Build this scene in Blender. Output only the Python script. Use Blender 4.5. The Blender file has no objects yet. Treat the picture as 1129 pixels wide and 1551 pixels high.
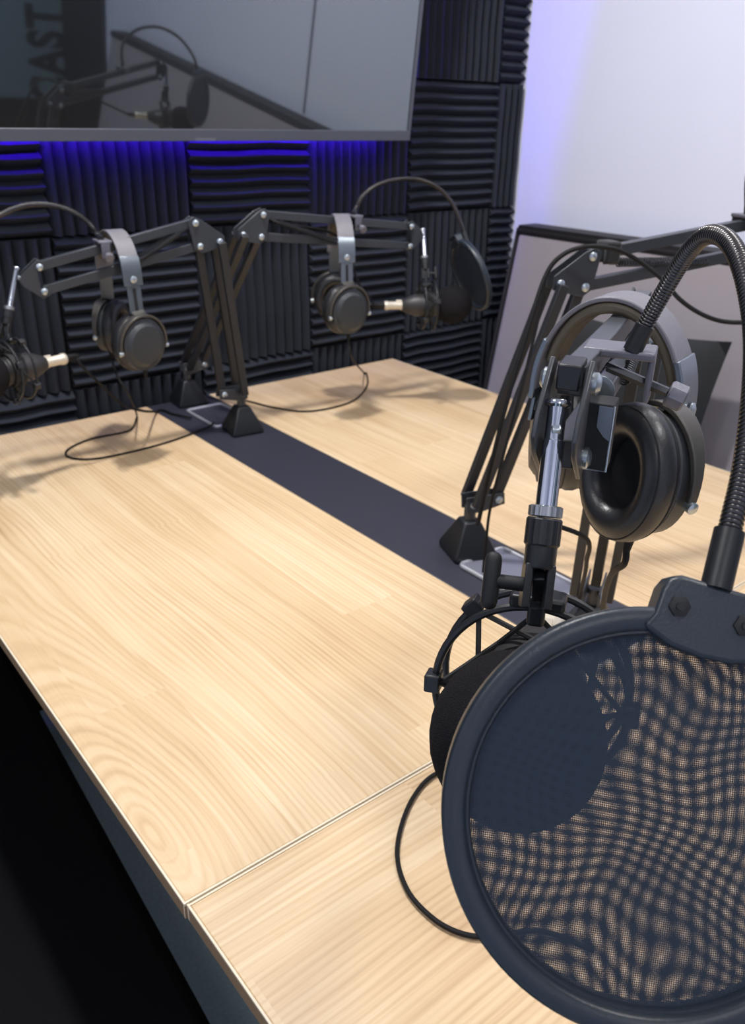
import bpy, bmesh, math, random
from mathutils import Vector, Matrix, Quaternion
random.seed(7)
COL = bpy.context.scene.collection
V = Vector
PI = math.pi

# ------------------------------------------------------------------ camera
FPX, YAW, PITCH, ROLL = 1261.75, 0.6816, 0.4431, 0.01875
CAM = V((0, 0, 1.34))
fw = V((math.sin(YAW)*math.cos(PITCH), math.cos(YAW)*math.cos(PITCH), -math.sin(PITCH)))
_r = fw.cross(V((0, 0, 1))).normalized(); _u = _r.cross(fw)
rt = _r*math.cos(ROLL) + _u*math.sin(ROLL)
up = -_r*math.sin(ROLL) + _u*math.cos(ROLL)

def ray(x, y):
    return (fw*FPX + rt*(x-564.5) - up*(y-775.5))/FPX
def at(x, y, d):                 # a point of the room, d metres deep along the view axis
    return CAM + ray(x, y)*d
def on(x, y, z=0.74):            # a point of the room lying at height z
    r = ray(x, y); return CAM + r*((z-CAM.z)/r.z)

# ------------------------------------------------------------------ materials
def lin(c):
    return tuple((v/255/12.92 if v/255 <= .04045 else ((v/255+.055)/1.055)**2.4) for v in c)

def mat(name, rgb, rough=.5, metal=0., spec=.5, bump=0., bscale=200., var=0., vscale=8., coat=0., sheen=0.):
    m = bpy.data.materials.new(name); m.use_nodes = True
    nt = m.node_tree; b = nt.nodes['Principled BSDF']
    c = lin(rgb)
    b.inputs['Base Color'].default_value = (*c, 1)
    b.inputs['Roughness'].default_value = rough
    b.inputs['Metallic'].default_value = metal
    b.inputs['Specular IOR Level'].default_value = spec
    b.inputs['Coat Weight'].default_value = coat
    b.inputs['Sheen Weight'].default_value = sheen
    tc = nt.nodes.new('ShaderNodeTexCoord')
    n = nt.nodes.new('ShaderNodeTexNoise'); n.inputs['Scale'].default_value = vscale; n.inputs['Detail'].default_value = 4
    nt.links.new(tc.outputs['Object'], n.inputs['Vector'])
    rp = nt.nodes.new('ShaderNodeMapRange')
    rp.inputs['To Min'].default_value = 1-var-.02; rp.inputs['To Max'].default_value = 1+var+.02
    nt.links.new(n.outputs['Fac'], rp.inputs['Value'])
    mx = nt.nodes.new('ShaderNodeVectorMath'); mx.operation = 'SCALE'
    mx.inputs[0].default_value = c
    nt.links.new(rp.outputs['Result'], mx.inputs['Scale'])
    nt.links.new(mx.outputs[0], b.inputs['Base Color'])
    if bump:
        n2 = nt.nodes.new('ShaderNodeTexNoise'); n2.inputs['Scale'].default_value = bscale; n2.inputs['Detail'].default_value = 3
        nt.links.new(tc.outputs['Object'], n2.inputs['Vector'])
        bp = nt.nodes.new('ShaderNodeBump'); bp.inputs['Strength'].default_value = bump; bp.inputs['Distance'].default_value = .002
        nt.links.new(n2.outputs['Fac'], bp.inputs['Height']); nt.links.new(bp.outputs['Normal'], b.inputs['Normal'])
    return m

def emis(name, rgb, s):
    m = bpy.data.materials.new(name); m.use_nodes = True
    nt = m.node_tree; nt.nodes.clear()
    o = nt.nodes.new('ShaderNodeOutputMaterial'); e = nt.nodes.new('ShaderNodeEmission')
    e.inputs['Color'].default_value = (*lin(rgb), 1); e.inputs['Strength'].default_value = s
    nt.links.new(e.outputs[0], o.inputs[0]); return m

def wood(name, along, knot, seed):
    """laminate with long grain; along='Y' or 'X'; knot = centre of the cathedral figure (local coords)"""
    m = bpy.data.materials.new(name); m.use_nodes = True
    nt = m.node_tree; L = nt.links; b = nt.nodes['Principled BSDF']
    N = lambda t: nt.nodes.new('ShaderNode'+t)
    def math_(op, a, bb=None):
        n = N('Math'); n.operation = op
        for i, v in enumerate((a, bb)):
            if v is None: continue
            if isinstance(v, (int, float)): n.inputs[i].default_value = v
            else: L.new(v, n.inputs[i])
        return n.outputs[0]
    tc = N('TexCoord'); sp = N('SeparateXYZ'); L.new(tc.outputs['Object'], sp.inputs[0])
    x, y = (sp.outputs['X'], sp.outputs['Y']) if along == 'Y' else (sp.outputs['Y'], sp.outputs['X'])
    cb = N('CombineXYZ'); L.new(x, cb.inputs[0]); L.new(y, cb.inputs[1]); cb.inputs[2].default_value = seed
    # staves: strips across the grain with their own tone
    st = N('TexBrick'); st.inputs['Scale'].default_value = 1.0
    st.inputs['Brick Width'].default_value = .62; st.inputs['Row Height'].default_value = .085
    st.inputs['Mortar Size'].default_value = 0.0; st.offset = .37
    st.inputs['Color1'].default_value = (0, 0, 0, 1); st.inputs['Color2'].default_value = (1, 1, 1, 1)
    cb2 = N('CombineXYZ'); L.new(y, cb2.inputs[0]); L.new(x, cb2.inputs[1])
    ad = N('VectorMath'); ad.operation = 'ADD'; ad.inputs[1].default_value = (5.3+seed, 4.13+seed*.3, 0); L.new(cb2.outputs[0], ad.inputs[0])
    L.new(ad.outputs[0], st.inputs['Vector'])
    stave = N('SeparateColor'); L.new(st.outputs['Color'], stave.inputs[0]); stv = stave.outputs[0]
    # slow wobble of the grain
    mp = N('Mapping'); mp.inputs['Scale'].default_value = (5, 1.3, 1); L.new(cb.outputs[0], mp.inputs[0])
    nz = N('TexNoise'); nz.inputs['Scale'].default_value = 1.6; nz.inputs['Detail'].default_value = 2; L.new(mp.outputs[0], nz.inputs[0])
    wob = math_('MULTIPLY', math_('SUBTRACT', nz.outputs['Fac'], .5), .034)
    dx = math_('SUBTRACT', x, knot[0]); dy = math_('MULTIPLY', math_('TANH', math_('MULTIPLY', math_('SUBTRACT', y, knot[1]), 2.6)), .105)
    rad = math_('SQRT', math_('ADD', math_('MULTIPLY', dx, dx), math_('MULTIPLY', dy, dy)))
    g = math_('ADD', math_('ADD', rad, wob), math_('MULTIPLY', stv, .017))
    cg = N('CombineXYZ'); L.new(math_('MULTIPLY', g, 62), cg.inputs[0]); L.new(math_('MULTIPLY', y, 1.1), cg.inputs[1])
    gr = N('TexNoise'); gr.inputs['Scale'].default_value = 1.5; gr.inputs['Detail'].default_value = 4; gr.inputs['Roughness'].default_value = .6
    L.new(cg.outputs[0], gr.inputs[0])
    rings = math_('ADD', math_('MULTIPLY', math_('SINE', math_('MULTIPLY', g, 900)), .5), .5)
    mod = N('TexNoise'); mod.inputs['Scale'].default_value = 7; L.new(cb.outputs[0], mod.inputs[0])
    rings = math_('MULTIPLY', math_('POWER', rings, 2.0), math_('MULTIPLY', math_('POWER', mod.outputs['Fac'], 1.6), .34))
    # fine fibres
    cf = N('CombineXYZ'); L.new(math_('MULTIPLY', x, 420), cf.inputs[0]); L.new(math_('MULTIPLY', y, 9), cf.inputs[1])
    fb = N('TexNoise'); fb.inputs['Scale'].default_value = 1.; fb.inputs['Detail'].default_value = 2; L.new(cf.outputs[0], fb.inputs[0])
    bl = N('TexNoise'); bl.inputs['Scale'].default_value = 3.2; bl.inputs['Detail'].default_value = 2; L.new(cb.outputs[0], bl.inputs[0])
    v = math_('ADD', math_('MULTIPLY', gr.outputs['Fac'], .62), rings)
    v = math_('ADD', v, math_('MULTIPLY', fb.outputs['Fac'], .16))
    v = math_('ADD', v, math_('MULTIPLY', stv, .13))
    v = math_('ADD', v, math_('MULTIPLY', math_('SUBTRACT', bl.outputs['Fac'], .5), .35))
    cr = N('ValToRGB'); e = cr.color_ramp.elements
    e[0].position = .30; e[0].color = (*lin(WOOD[0]), 1)
    e[1].position = .92; e[1].color = (*lin(WOOD[2]), 1)
    k = e.new(.55); k.color = (*lin(WOOD[1]), 1)
    L.new(v, cr.inputs[0]); L.new(cr.outputs[0], b.inputs['Base Color'])
    b.inputs['Roughness'].default_value = .42; b.inputs['Specular IOR Level'].default_value = .35
    bp = N('Bump'); bp.inputs['Strength'].default_value = .06; bp.inputs['Distance'].default_value = .001
    L.new(fb.outputs['Fac'], bp.inputs['Height']); L.new(bp.outputs['Normal'], b.inputs['Normal'])
    return m
WOOD = ((231, 209, 173), (214, 185, 145), (172, 136, 100))

def mesh_fabric(name, offset, ang, warp):
    """a woven screen: opaque threads with real open holes"""
    m = bpy.data.materials.new(name); m.use_nodes = True
    nt = m.node_tree; L = nt.links; N = lambda t: nt.nodes.new('ShaderNode'+t)
    b = nt.nodes['Principled BSDF']; out = nt.nodes['Material Output']
    b.inputs['Base Color'].default_value = (*lin((36, 49, 65)), 1); b.inputs['Roughness'].default_value = .8
    tc = N('TexCoord'); mp = N('Mapping'); mp.inputs['Rotation'].default_value = (0, 0, ang); mp.inputs['Location'].default_value = (offset, offset*.7, 0)
    wn = N('TexNoise'); wn.inputs['Scale'].default_value = 14; wn.inputs['Detail'].default_value = 1
    L.new(tc.outputs['UV'], wn.inputs[0])
    sc = N('VectorMath'); sc.operation = 'SCALE'; sc.inputs['Scale'].default_value = warp; L.new(wn.outputs['Color'], sc.inputs[0])
    ad = N('VectorMath'); ad.operation = 'ADD'; L.new(tc.outputs['UV'], ad.inputs[0]); L.new(sc.outputs[0], ad.inputs[1])
    L.new(ad.outputs[0], mp.inputs[0])
    s = N('SeparateXYZ'); L.new(mp.outputs[0], s.inputs[0])
    def mth(op, a, c=None):
        n = N('Math'); n.operation = op
        for i, v in enumerate((a, c)):
            if v is None: continue
            if isinstance(v, (int, float)): n.inputs[i].default_value = v
            else: L.new(v, n.inputs[i])
        return n.outputs[0]
    k = 2*PI/.00078
    sx = mth('SINE', mth('MULTIPLY', s.outputs['X'], k)); sy = mth('SINE', mth('MULTIPLY', s.outputs['Y'], k))
    hole = mth('GREATER_THAN', mth('ADD', sx, sy), .66)
    tr = N('BsdfTransparent'); mx = N('MixShader')
    L.new(hole, mx.inputs[0]); L.new(b.outputs[0], mx.inputs[1]); L.new(tr.outputs[0], mx.inputs[2])
    L.new(mx.outputs[0], out.inputs['Surface'])
    return m

M = dict(
    arm=mat('black_coated_steel', (52, 56, 62), .38, .0, .6, var=.12, vscale=30),
    armbrown=mat('black_steel', (40, 42, 46), .42, .0, .5, var=.1, vscale=30),
    plastic=mat('black_plastic', (27, 30, 34), .42, bump=.05, bscale=600),
    matte=mat('matte_black_plastic', (20, 22, 25), .6),
    chrome=mat('chrome', (215, 220, 228), .12, 1.0),
    knurl=mat('knurled_steel', (170, 174, 178), .35, .9),
    bolt=mat('zinc_bolt', (190, 200, 205), .3, .9),
    spring=mat('spring_steel', (70, 72, 76), .35, .8),
    goose=mat('gooseneck_steel', (88, 86, 86), .26, .9),
    grey=mat('grey_cast_metal', (112, 112, 122), .42, .35, bump=.15, bscale=400),
    ring=mat('pop_ring_plastic', (33, 42, 52), .38, bump=.08, bscale=900),
    foam=mat('foam_windscreen', (35, 34, 37), 1., spec=.08, bump=.8, bscale=1500, var=.45, vscale=700),
    rubber=mat('elastic_cord', (30, 31, 33), .7),
    mic=mat('microphone_body', (58, 57, 58), .45, .3, bump=.1, bscale=500),
    xlr=mat('cream_connector', (214, 206, 188), .35, .35),
    cable=mat('cable_rubber', (26, 26, 27), .6, spec=.2),
    leather=mat('ear_pad_leather', (34, 35, 38), .36, spec=.6, bump=.12, bscale=500),
    band=mat('headband_leather', (116, 114, 120), .45, bump=.15, bscale=350, var=.08, vscale=60),
    bandin=mat('headband_inner_pad', (92, 84, 70), .55, bump=.15, bscale=350),
    slider=mat('brushed_steel', (126, 134, 142), .3, .8),
    yoke=mat('grey_yoke', (84, 82, 78), .4, .5),
    cup=mat('ear_cup_shell', (50, 54, 58), .4, .1),
    speaker=mat('speaker_cloth', (8, 8, 9), .9),
    strip=mat('charcoal_laminate', (50, 51, 62), .45, bump=.1, bscale=500),
    tray=mat('grey_tray', (120, 122, 136), .4, .2),
    silver=mat('silver_frame', (205, 207, 214), .3, .6),
    edge=mat('pale_edge_band', (236, 222, 196), .5),
    edgedark=mat('shaded_tan_edge', (150, 122, 92), .55),  # shade of the table's side edges put into the tan; leg panels share it
    foamtile=mat('acoustic_foam', (46, 50, 58), .95, spec=.2, bump=.5, bscale=500, var=.10, vscale=20),
    darkwall=mat('black_wall_paint', (16, 17, 20), .9),
    white=mat('white_wall_paint', (226, 230, 250), .8, spec=.2, bump=.04, bscale=60, var=.015, vscale=2.5),
    ceil=mat('ceiling_paint', (225, 225, 228), .9),
    carpet=mat('blue_grey_carpet', (212, 238, 248), 1., spec=.1, bump=1., bscale=900, var=.25, vscale=160),
    bench=mat('grey_vinyl', (158, 152, 158), .5, bump=.1, bscale=120, var=.04, vscale=5),
    benchtrim=mat('black_trim', (26, 25, 28), .6),
    pillow=mat('charcoal_cloth', (27, 30, 34), .9, bump=.3, bscale=600, sheen=.2),
    black=mat('black_vinyl', (5, 6, 9), .7, spec=.12),
    tvbez=mat('tv_bezel', (84, 88, 98), .4, .2),
    tvback=mat('tv_back', (14, 14, 16), .6),
    badge=mat('tv_badge', (120, 124, 132), .35, .5),
    decal=mat('dark_vinyl_letters', (18, 24, 30), .6),
    glassdoor=mat('frosted_glass', (120, 142, 152), .3, spec=.5),
    doorframe=mat('black_door_frame', (15, 16, 20), .5),
    lampframe=mat('lamp_frame', (230, 230, 230), .5),
    lampglow=emis('lamp_diffuser', (255, 250, 244), 6.),
    led=emis('violet_led', (72, 16, 255), 170.),
    ledside=emis('violet_led_side', (84, 50, 255), 150.),
)
M['wood_left'] = wood('light_oak_laminate_left', 'Y', (.012, .088), 0.)
M['wood_right'] = wood('light_oak_laminate_right', 'Y', (1.9, 3.), 3.7)
M['wood_near'] = wood('light_oak_laminate_near', 'X', (-1.2, .6), 8.1)
M['screen_a'] = mesh_fabric('woven_screen_front', 0., .1, .0)
M['screen_b'] = mesh_fabric('woven_screen_back', .0004, .235, .008)

def tv_glass():
    m = bpy.data.materials.new('tv_glass'); m.use_nodes = True
    nt = m.node_tree; L = nt.links
    b = nt.nodes['Principled BSDF']; o = nt.nodes['Material Output']
    b.inputs['Base Color'].default_value = (.006, .007, .009, 1); b.inputs['Roughness'].default_value = .3
    g = nt.nodes.new('ShaderNodeBsdfGlossy'); g.inputs['Roughness'].default_value = .03; g.inputs['Color'].default_value = (.86, .96, 1, 1)
    mx = nt.nodes.new('ShaderNodeMixShader'); mx.inputs[0].default_value = .25
    L.new(b.outputs[0], mx.inputs[1]); L.new(g.outputs[0], mx.inputs[2]); L.new(mx.outputs[0], o.inputs['Surface'])
    return m
M['tvglass'] = tv_glass()

# ------------------------------------------------------------------ mesh building
def frame_of(d):
    d = d.normalized()
    a = V((0, 0, 1)) if abs(d.z) < .95 else V((1, 0, 0))
    s = d.cross(a).normalized(); return s, s.cross(d).normalized(), d

def smooth_path(pts, n=8, closed=False):
    P = [V(p) for p in pts]; out = []; N = len(P)
    if N < 3: return P
    for i in range(N if closed else N-1):
        if closed: p0, p1, p2, p3 = P[(i-1) % N], P[i], P[(i+1) % N], P[(i+2) % N]
        else: p0, p1, p2, p3 = P[max(i-1, 0)], P[i], P[i+1], P[min(i+2, N-1)]
        for k in range(n):
            t = k/n
            out.append(.5*((2*p1)+(p2-p0)*t+(2*p0-5*p1+4*p2-p3)*t*t+(3*p1-p0-3*p2+p3)*t**3))
    if not closed: out.append(P[-1])
    return out

def resample(P, step):
    out = [P[0].copy()]; acc = 0.
    for a, b in zip(P, P[1:]):
        l = (b-a).length; t = step-acc
        while t <= l:
            out.append(a.lerp(b, t/l)); t += step
        acc = l-(t-step)
    out.append(P[-1].copy()); return out

class MB:
    def __init__(s): s.bm = bmesh.new()
    def _ring_skin(s, rings, closed, caps=True):
        bm = s.bm; R = [[bm.verts.new(p) for p in r] for r in rings]; n = len(R[0])
        rng = range(len(R)) if closed else range(len(R)-1)
        for i in rng:
            A, B = R[i], R[(i+1) % len(R)]
            for j in range(n):
                bm.faces.new((A[j], A[(j+1) % n], B[(j+1) % n], B[j]))
        if caps and not closed:
            bm.faces.new(R[0][::-1]); bm.faces.new(R[-1])
    def tube(s, pts, r, seg=10, closed=False, smooth=0, flat=None, side=None):
        """r number or function of t; flat=(w,h) gives a rectangular strip with 'side' as its width axis"""
        P = smooth_path(pts, smooth, closed) if smooth else [V(p) for p in pts]
        n = len(P); rings = []; nrm = None
        for i in range(n):
            a = P[(i-1) % n] if (closed or i > 0) else P[0]
            b = P[(i+1) % n] if (closed or i < n-1) else P[-1]
            d = (b-a).normalized()
            if nrm is None: nrm = side.copy() if side is not None else frame_of(d)[0]
            if side is not None: nrm = V(side)
            nrm = (nrm-d*nrm.dot(d)).normalized(); bn = d.cross(nrm)
            rr = r(i/(n-1)) if callable(r) else r
            if flat:
                w, h = flat
                if callable(r): w = w*rr
                rings.append([P[i]+nrm*x*w+bn*y*h for x, y in ((-.5, -.5), (.5, -.5), (.5, .5), (-.5, .5))])
            else:
                rings.append([P[i]+(nrm*math.cos(2*PI*k/seg)+bn*math.sin(2*PI*k/seg))*rr for k in range(seg)])
        s._ring_skin(rings, closed); return s
    def ribbed(s, pts, r, pitch, seg=12, smooth=10):
        P = resample(smooth_path(pts, smooth), pitch/4); n = len(P)
        rings = []; nrm = None
        for i in range(n):
            d = (P[min(i+1, n-1)]-P[max(i-1, 0)]).normalized()
            if nrm is None: nrm = frame_of(d)[0]
            nrm = (nrm-d*nrm.dot(d)).normalized(); bn = d.cross(nrm)
            rr = r*(1, 1.0, .95, .86)[i % 4]
            rings.append([P[i]+(nrm*math.cos(2*PI*k/seg)+bn*math.sin(2*PI*k/seg))*rr for k in range(seg)])
        s._ring_skin(rings, False); return s
    def box(s, c, x, y, z):
        """c centre; x,y,z full-size edge vectors"""
        c, x, y, z = V(c), V(x)/2, V(y)/2, V(z)/2
        v = [s.bm.verts.new(c+x*a+y*b+z*d) for a in (-1, 1) for b in (-1, 1) for d in (-1, 1)]
        for f in ((0, 1, 3, 2), (4, 6, 7, 5), (0, 4, 5, 1), (2, 3, 7, 6), (0, 2, 6, 4), (1, 5, 7, 3)):
            s.bm.faces.new([v[i] for i in f])
        return s
    def bar(s, a, b, w, h, side):
        """straight bar from a to b, width w along side, height h"""
        d = V(b)-V(a); dn = d.normalized(); sd = V(side); sd = (sd-dn*sd.dot(dn)).normalized()
        return s.box((V(a)+V(b))/2, d, sd*w, dn.cross(sd)*h)
    def prism(s, pts, t):
        t = V(t); A = [s.bm.verts.new(V(p)-t/2) for p in pts]; B = [s.bm.verts.new(V(p)+t/2) for p in pts]
        s.bm.faces.new(A[::-1]); s.bm.faces.new(B); n = len(A)
        for i in range(n): s.bm.faces.new((A[i], A[(i+1) % n], B[(i+1) % n], B[i]))
        return s
    def lathe(s, prof, o, axis, seg=24, sx=1., upv=None, ridges=0):
        a, b, d = frame_of(V(axis))
        if upv is not None:
            b = (V(upv)-d*V(upv).dot(d)).normalized(); a = b.cross(d)
        rings = []
        for (r, h) in prof:
            r = max(r, 1e-5)
            rings.append([V(o)+d*h+(a*math.cos(2*PI*k/seg)+b*math.sin(2*PI*k/seg)*sx)*(r*(1-(.05 if ridges and k % 2 else 0))) for k in range(seg)])
        s._ring_skin(rings, False); return s
    def sphere(s, c, r, sc=(1, 1, 1), seg=24, rings=14, axes=None):
        X, Y, Z = axes or (V((1, 0, 0)), V((0, 1, 0)), V((0, 0, 1)))
        R = []
        for i in range(rings+1):
            th = PI*i/rings; q = max(math.sin(th), 1e-4)
            R.append([V(c)+X*(r*sc[0]*q*math.cos(2*PI*k/seg))+Y*(r*sc[1]*q*math.sin(2*PI*k/seg))+Z*(-r*sc[2]*math.cos(th)) for k in range(seg)])
        s._ring_skin(R, False); return s
    def build(s, name, m, root=None, bevel=0., ang=35, segs=2, kind=None):
        bm = s.bm
        bmesh.ops.recalc_face_normals(bm, faces=bm.faces)
        me = bpy.data.meshes.new(name)
        off = V((0, 0, 0)); p = root
        while p is not None: off = off + p.location; p = p.parent
        bmesh.ops.translate(bm, verts=bm.verts, vec=-off)
        bm.to_mesh(me); bm.free()
        me.materials.append(m)
        for f in me.polygons: f.use_smooth = True
        me.set_sharp_from_angle(angle=math.radians(ang))
        o = bpy.data.objects.new(name, me); COL.objects.link(o)
        if root is not None: o.parent = root
        if bevel:
            bv = o.modifiers.new('soft_edges', 'BEVEL'); bv.width = bevel; bv.segments = segs; bv.limit_method = 'ANGLE'
            bv.angle_limit = math.radians(40)
        if kind: o['kind'] = kind
        return o

def tag(o, label, cat, group=None):
    o['label'] = label; o['category'] = cat
    if group: o['group'] = group
    return o
def thing(name, loc, label, cat, group=None):
    o = bpy.data.objects.new(name, None); COL.objects.link(o); o.location = V(loc); o.empty_display_size = .05
    return tag(o, label, cat, group)

def helix(a, b, r, turns, per=8):
    a, b = V(a), V(b); s, t, d = frame_of(b-a); n = turns*per
    return [a.lerp(b, i/n)+s*math.cos(2*PI*i/per)*r+t*math.sin(2*PI*i/per)*r for i in range(n+1)]

# ------------------------------------------------------------------ room
WX, WY = 1.93, 1.785         # white wall plane, foam-backed wall plane
X0, Y0, ZC = -1.7, -1.80, 2.60
MB().box(((X0+WX)/2, (Y0+WY)/2, -.02), (WX-X0+.2, 0, 0), (0, WY-Y0+.2, 0), (0, 0, .04)).build('floor', M['carpet'], kind='structure')
MB().box(((X0+WX)/2, (Y0+WY)/2, ZC+.02), (WX-X0+.2, 0, 0), (0, WY-Y0+.2, 0), (0, 0, .04)).build('ceiling', M['ceil'], kind='structure')
MB().box(((X0+WX)/2, WY+.05, ZC/2), (WX-X0+.2, 0, 0), (0, .1, 0), (0, 0, ZC)).build('wall_back', M['darkwall'], kind='structure')
MB().box((WX+.05, (Y0+WY)/2, ZC/2), (.1, 0, 0), (0, WY-Y0, 0), (0, 0, ZC)).build('wall_right', M['white'], kind='structure')
MB().box((X0-.05, (Y0+WY)/2, ZC/2), (.1, 0, 0), (0, WY-Y0, 0), (0, 0, ZC)).build('wall_left', M['white'], kind='structure')
MB().box(((X0+WX)/2, Y0-.05, ZC/2), (WX-X0+.2, 0, 0), (0, .1, 0), (0, 0, ZC)).build('wall_front', M['white'], kind='structure')
# narrow joint strip on the white wall, seen mirrored in the TV
MB().box((WX-.002, .52, 1.74), (.004, 0, 0), (0, .010, 0), (0, 0, 1.32)).build('trim_1', M['tray'], kind='structure')
# dark pier between white wall and door, seen mirrored in the TV
MB().box((WX-.01, -1.515, ZC/2), (.02, 0, 0), (0, .55, 0), (0, 0, ZC)).build('trim_2', M['doorframe'], kind='structure')
# glazed door in the wall behind the camera
d1 = MB().box((1.44, Y0+.02, 1.05), (.96, 0, 0), (0, .03, 0), (0, 0, 2.08)).build('door_1', M['glassdoor'], kind='structure')
f = MB()
f.box((.96, Y0+.03, 1.06), (.06, 0, 0), (0, .05, 0), (0, 0, 2.12)); f.box((1.44, Y0+.03, 2.10), (.96, 0, 0), (0, .05, 0), (0, 0, .06))
f.box((1.44, Y0+.034, .30), (.92, 0, 0), (0, .05, 0), (0, 0, .60))
f.build('door_frame', M['doorframe'], d1)
# lettering applied to the outer side of the glass, so it reads backwards from inside the room
cu = bpy.data.curves.new('door_lettering', 'FONT'); cu.body = 'CAST'; cu.size = .27; cu.offset = .010; cu.extrude = .001; cu.align_x = 'CENTER'
cu.space_character = 1.12
to = bpy.data.objects.new('tmp_text', cu); COL.objects.link(to)
bpy.context.view_layer.update()
me = bpy.data.meshes.new_from_object(to.evaluated_get(bpy.context.evaluated_depsgraph_get()))
bpy.data.objects.remove(to)
# text x -> world up, glyph top -> world +x from behind (mirrored writing)
TX, TZ = 1.815, .817
for v in me.vertices:
    x, y, z = v.co
    v.co = (TX - (y-.095), Y0+.037+z, TZ + x*.66)
me.name = 'door_lettering'; me.materials.clear(); me.materials.append(M['decal'])
dl = bpy.data.objects.new('door_lettering', me); COL.objects.link(dl)
dl.parent = d1

# ------------------------------------------------------------------ foam tiles
PIT = .311
cols = [(.275+PIT*i, .275+PIT*(i+1)) for i in range(5)] + [(1.83, WX-.002)]
rows = [(.482, .797), (.797, 1.112), (1.112, 1.427), (1.427, 1.742)]
cname = ['sixth from the white wall', 'fifth from the white wall', 'fourth from the white wall',
         'third from the white wall', 'second from the white wall', 'touching the white wall']
rname = ['behind the table edge', 'second row below the TV', 'directly below the TV', 'beside the TV']
def foam_tile(x0, x1, z0, z1, vertical, label):
    g = .0015; yb = WY+.001; yv = WY-.022; yp = WY-.043
    j = lambda a: random.uniform(-a, a)
    root = MB(); bm = root.bm
    prof = []
    L0, L1 = (x0+g, x1-g) if vertical else (z0+g, z1-g)
    n = max(2, round((L1-L0)/(PIT/12)))
    w = (L1-L0)/n
    for i in range(n):
        a = L0+i*w; q = j(.0012)
        prof += [(a, yv), (a+.36*w, yp+.004+q), (a+.5*w, yp+q), (a+.64*w, yp+.004+q)]
    prof.append((L1, yv))
    M0, M1 = (z0+g, z1-g) if vertical else (x0+g, x1-g)
    ns = 5; wob = [j(.0022) for _ in range(ns+1)]; sh = [j(.0016) for _ in range(ns+1)]
    secs = []
    for k in range(ns+1):
        m = M0+(M1-M0)*k/ns
        sec = []
        for (a, y) in [(L0, yb)]+prof+[(L1, yb)]:
            aa = a+(sh[k] if L0 < a < L1 else 0); yy = y+(wob[k] if y < yb-.001 else 0)
            sec.append(V((aa, yy, m)) if vertical else V((m, yy, aa)))
        secs.append(sec)
    root._ring_skin(secs, False)
    o = root.build('acoustic_foam_tile', M['foamtile'], ang=30)
    tag(o, label, 'foam tile', 'acoustic foam tiles on the wall')
for ci, (x0, x1) in enumerate(cols):
    for ri, (z0, z1) in enumerate(rows):
        if ri == 3 and ci < 4: continue
        vert = (ci+ri) % 2 == 1
        foam_tile(x0, x1, z0, z1, vert, 'black foam tile, %s ridges, %s, %s' % ('upright' if vert else 'level', rname[ri] if ri != 2 or ci < 4 else 'level with the TV bottom', cname[ci]))

# ------------------------------------------------------------------ television
TILT = math.radians(6.6)
tvn = V((0, -math.cos(TILT), -math.sin(TILT)))          # screen normal, into the room
tvu = V((0, -math.sin(TILT), math.cos(TILT)))
TVB = V((.825, 1.66, 1.289)); TW, TH = 1.232, .705      # bottom centre of front
tv = thing('television', TVB, 'large wall-mounted flat television with glossy dark screen reflecting the room', 'television')
X = V((1, 0, 0)); C0 = TVB+tvu*(TH/2)
b = MB(); bz = .009; bb = .022
b.box(TVB+tvu*(bb/2)-tvn*.014, X*TW, tvu*bb, tvn*.028)
b.box(TVB+tvu*(TH-bz/2)-tvn*.014, X*TW, tvu*bz, tvn*.028)
for sx in (-1, 1): b.box(TVB+X*sx*(TW/2-bz/2)+tvu*((TH+bb-bz)/2)-tvn*.014, X*bz, tvu*(TH-bb-bz), tvn*.028)
b.build('bezel', M['tvbez'], tv, bevel=.001)
MB().box(TVB+tvu*((TH+bb-bz)/2)-tvn*.006, X*(TW-2*bz), tvu*(TH-bb-bz), tvn*.006).build('screen', M['tvglass'], tv)
MB().box(C0-tvn*.022, X*(TW-.012), tvu*(TH-.012), tvn*.010).build('back_panel', M['tvback'], tv)
MB().box(C0-tvn*.045+tvu*.02, X*.5, tvu*.4, tvn*.036).build('back_housing', M['tvback'], tv, bevel=.005)
m = MB(); m.box(V((.825, 1.725, 1.63)), (.34, 0, 0), (0, .115, 0), (0, 0, .30)); m.build('wall_mount', M['tvback'], tv)
MB().box(TVB+X*.066+tvu*.0035+tvn*.0006, X*.046, tvu*.005, tvn*.0012).build('badge', M['badge'], tv)
def led(c, x, y, face, m):
    # emitting face; the dark box behind it is added to block stray light
    ch = MB().box(V(c)-face*.0065, x+V((.004, 0, 0)) if abs(face.x) < .5 else x, y+V((0, 0, .003)), face*.012).build('led_light_shield', M['tvback'], tv)
    MB().box(V(c), x, y, face*.0008).build('led_strip', m, ch)
led((.825, 1.7225, 1.306), X*(TW-.10), V((0, 0, .009)), V((0, 1, 0)), M['led'])
led((TVB.x+TW/2-.33, 1.717, 1.60), V((0, .014, 0)), V((0, 0, .58)), V((1, 0, 0)), M['ledside'])

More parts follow.
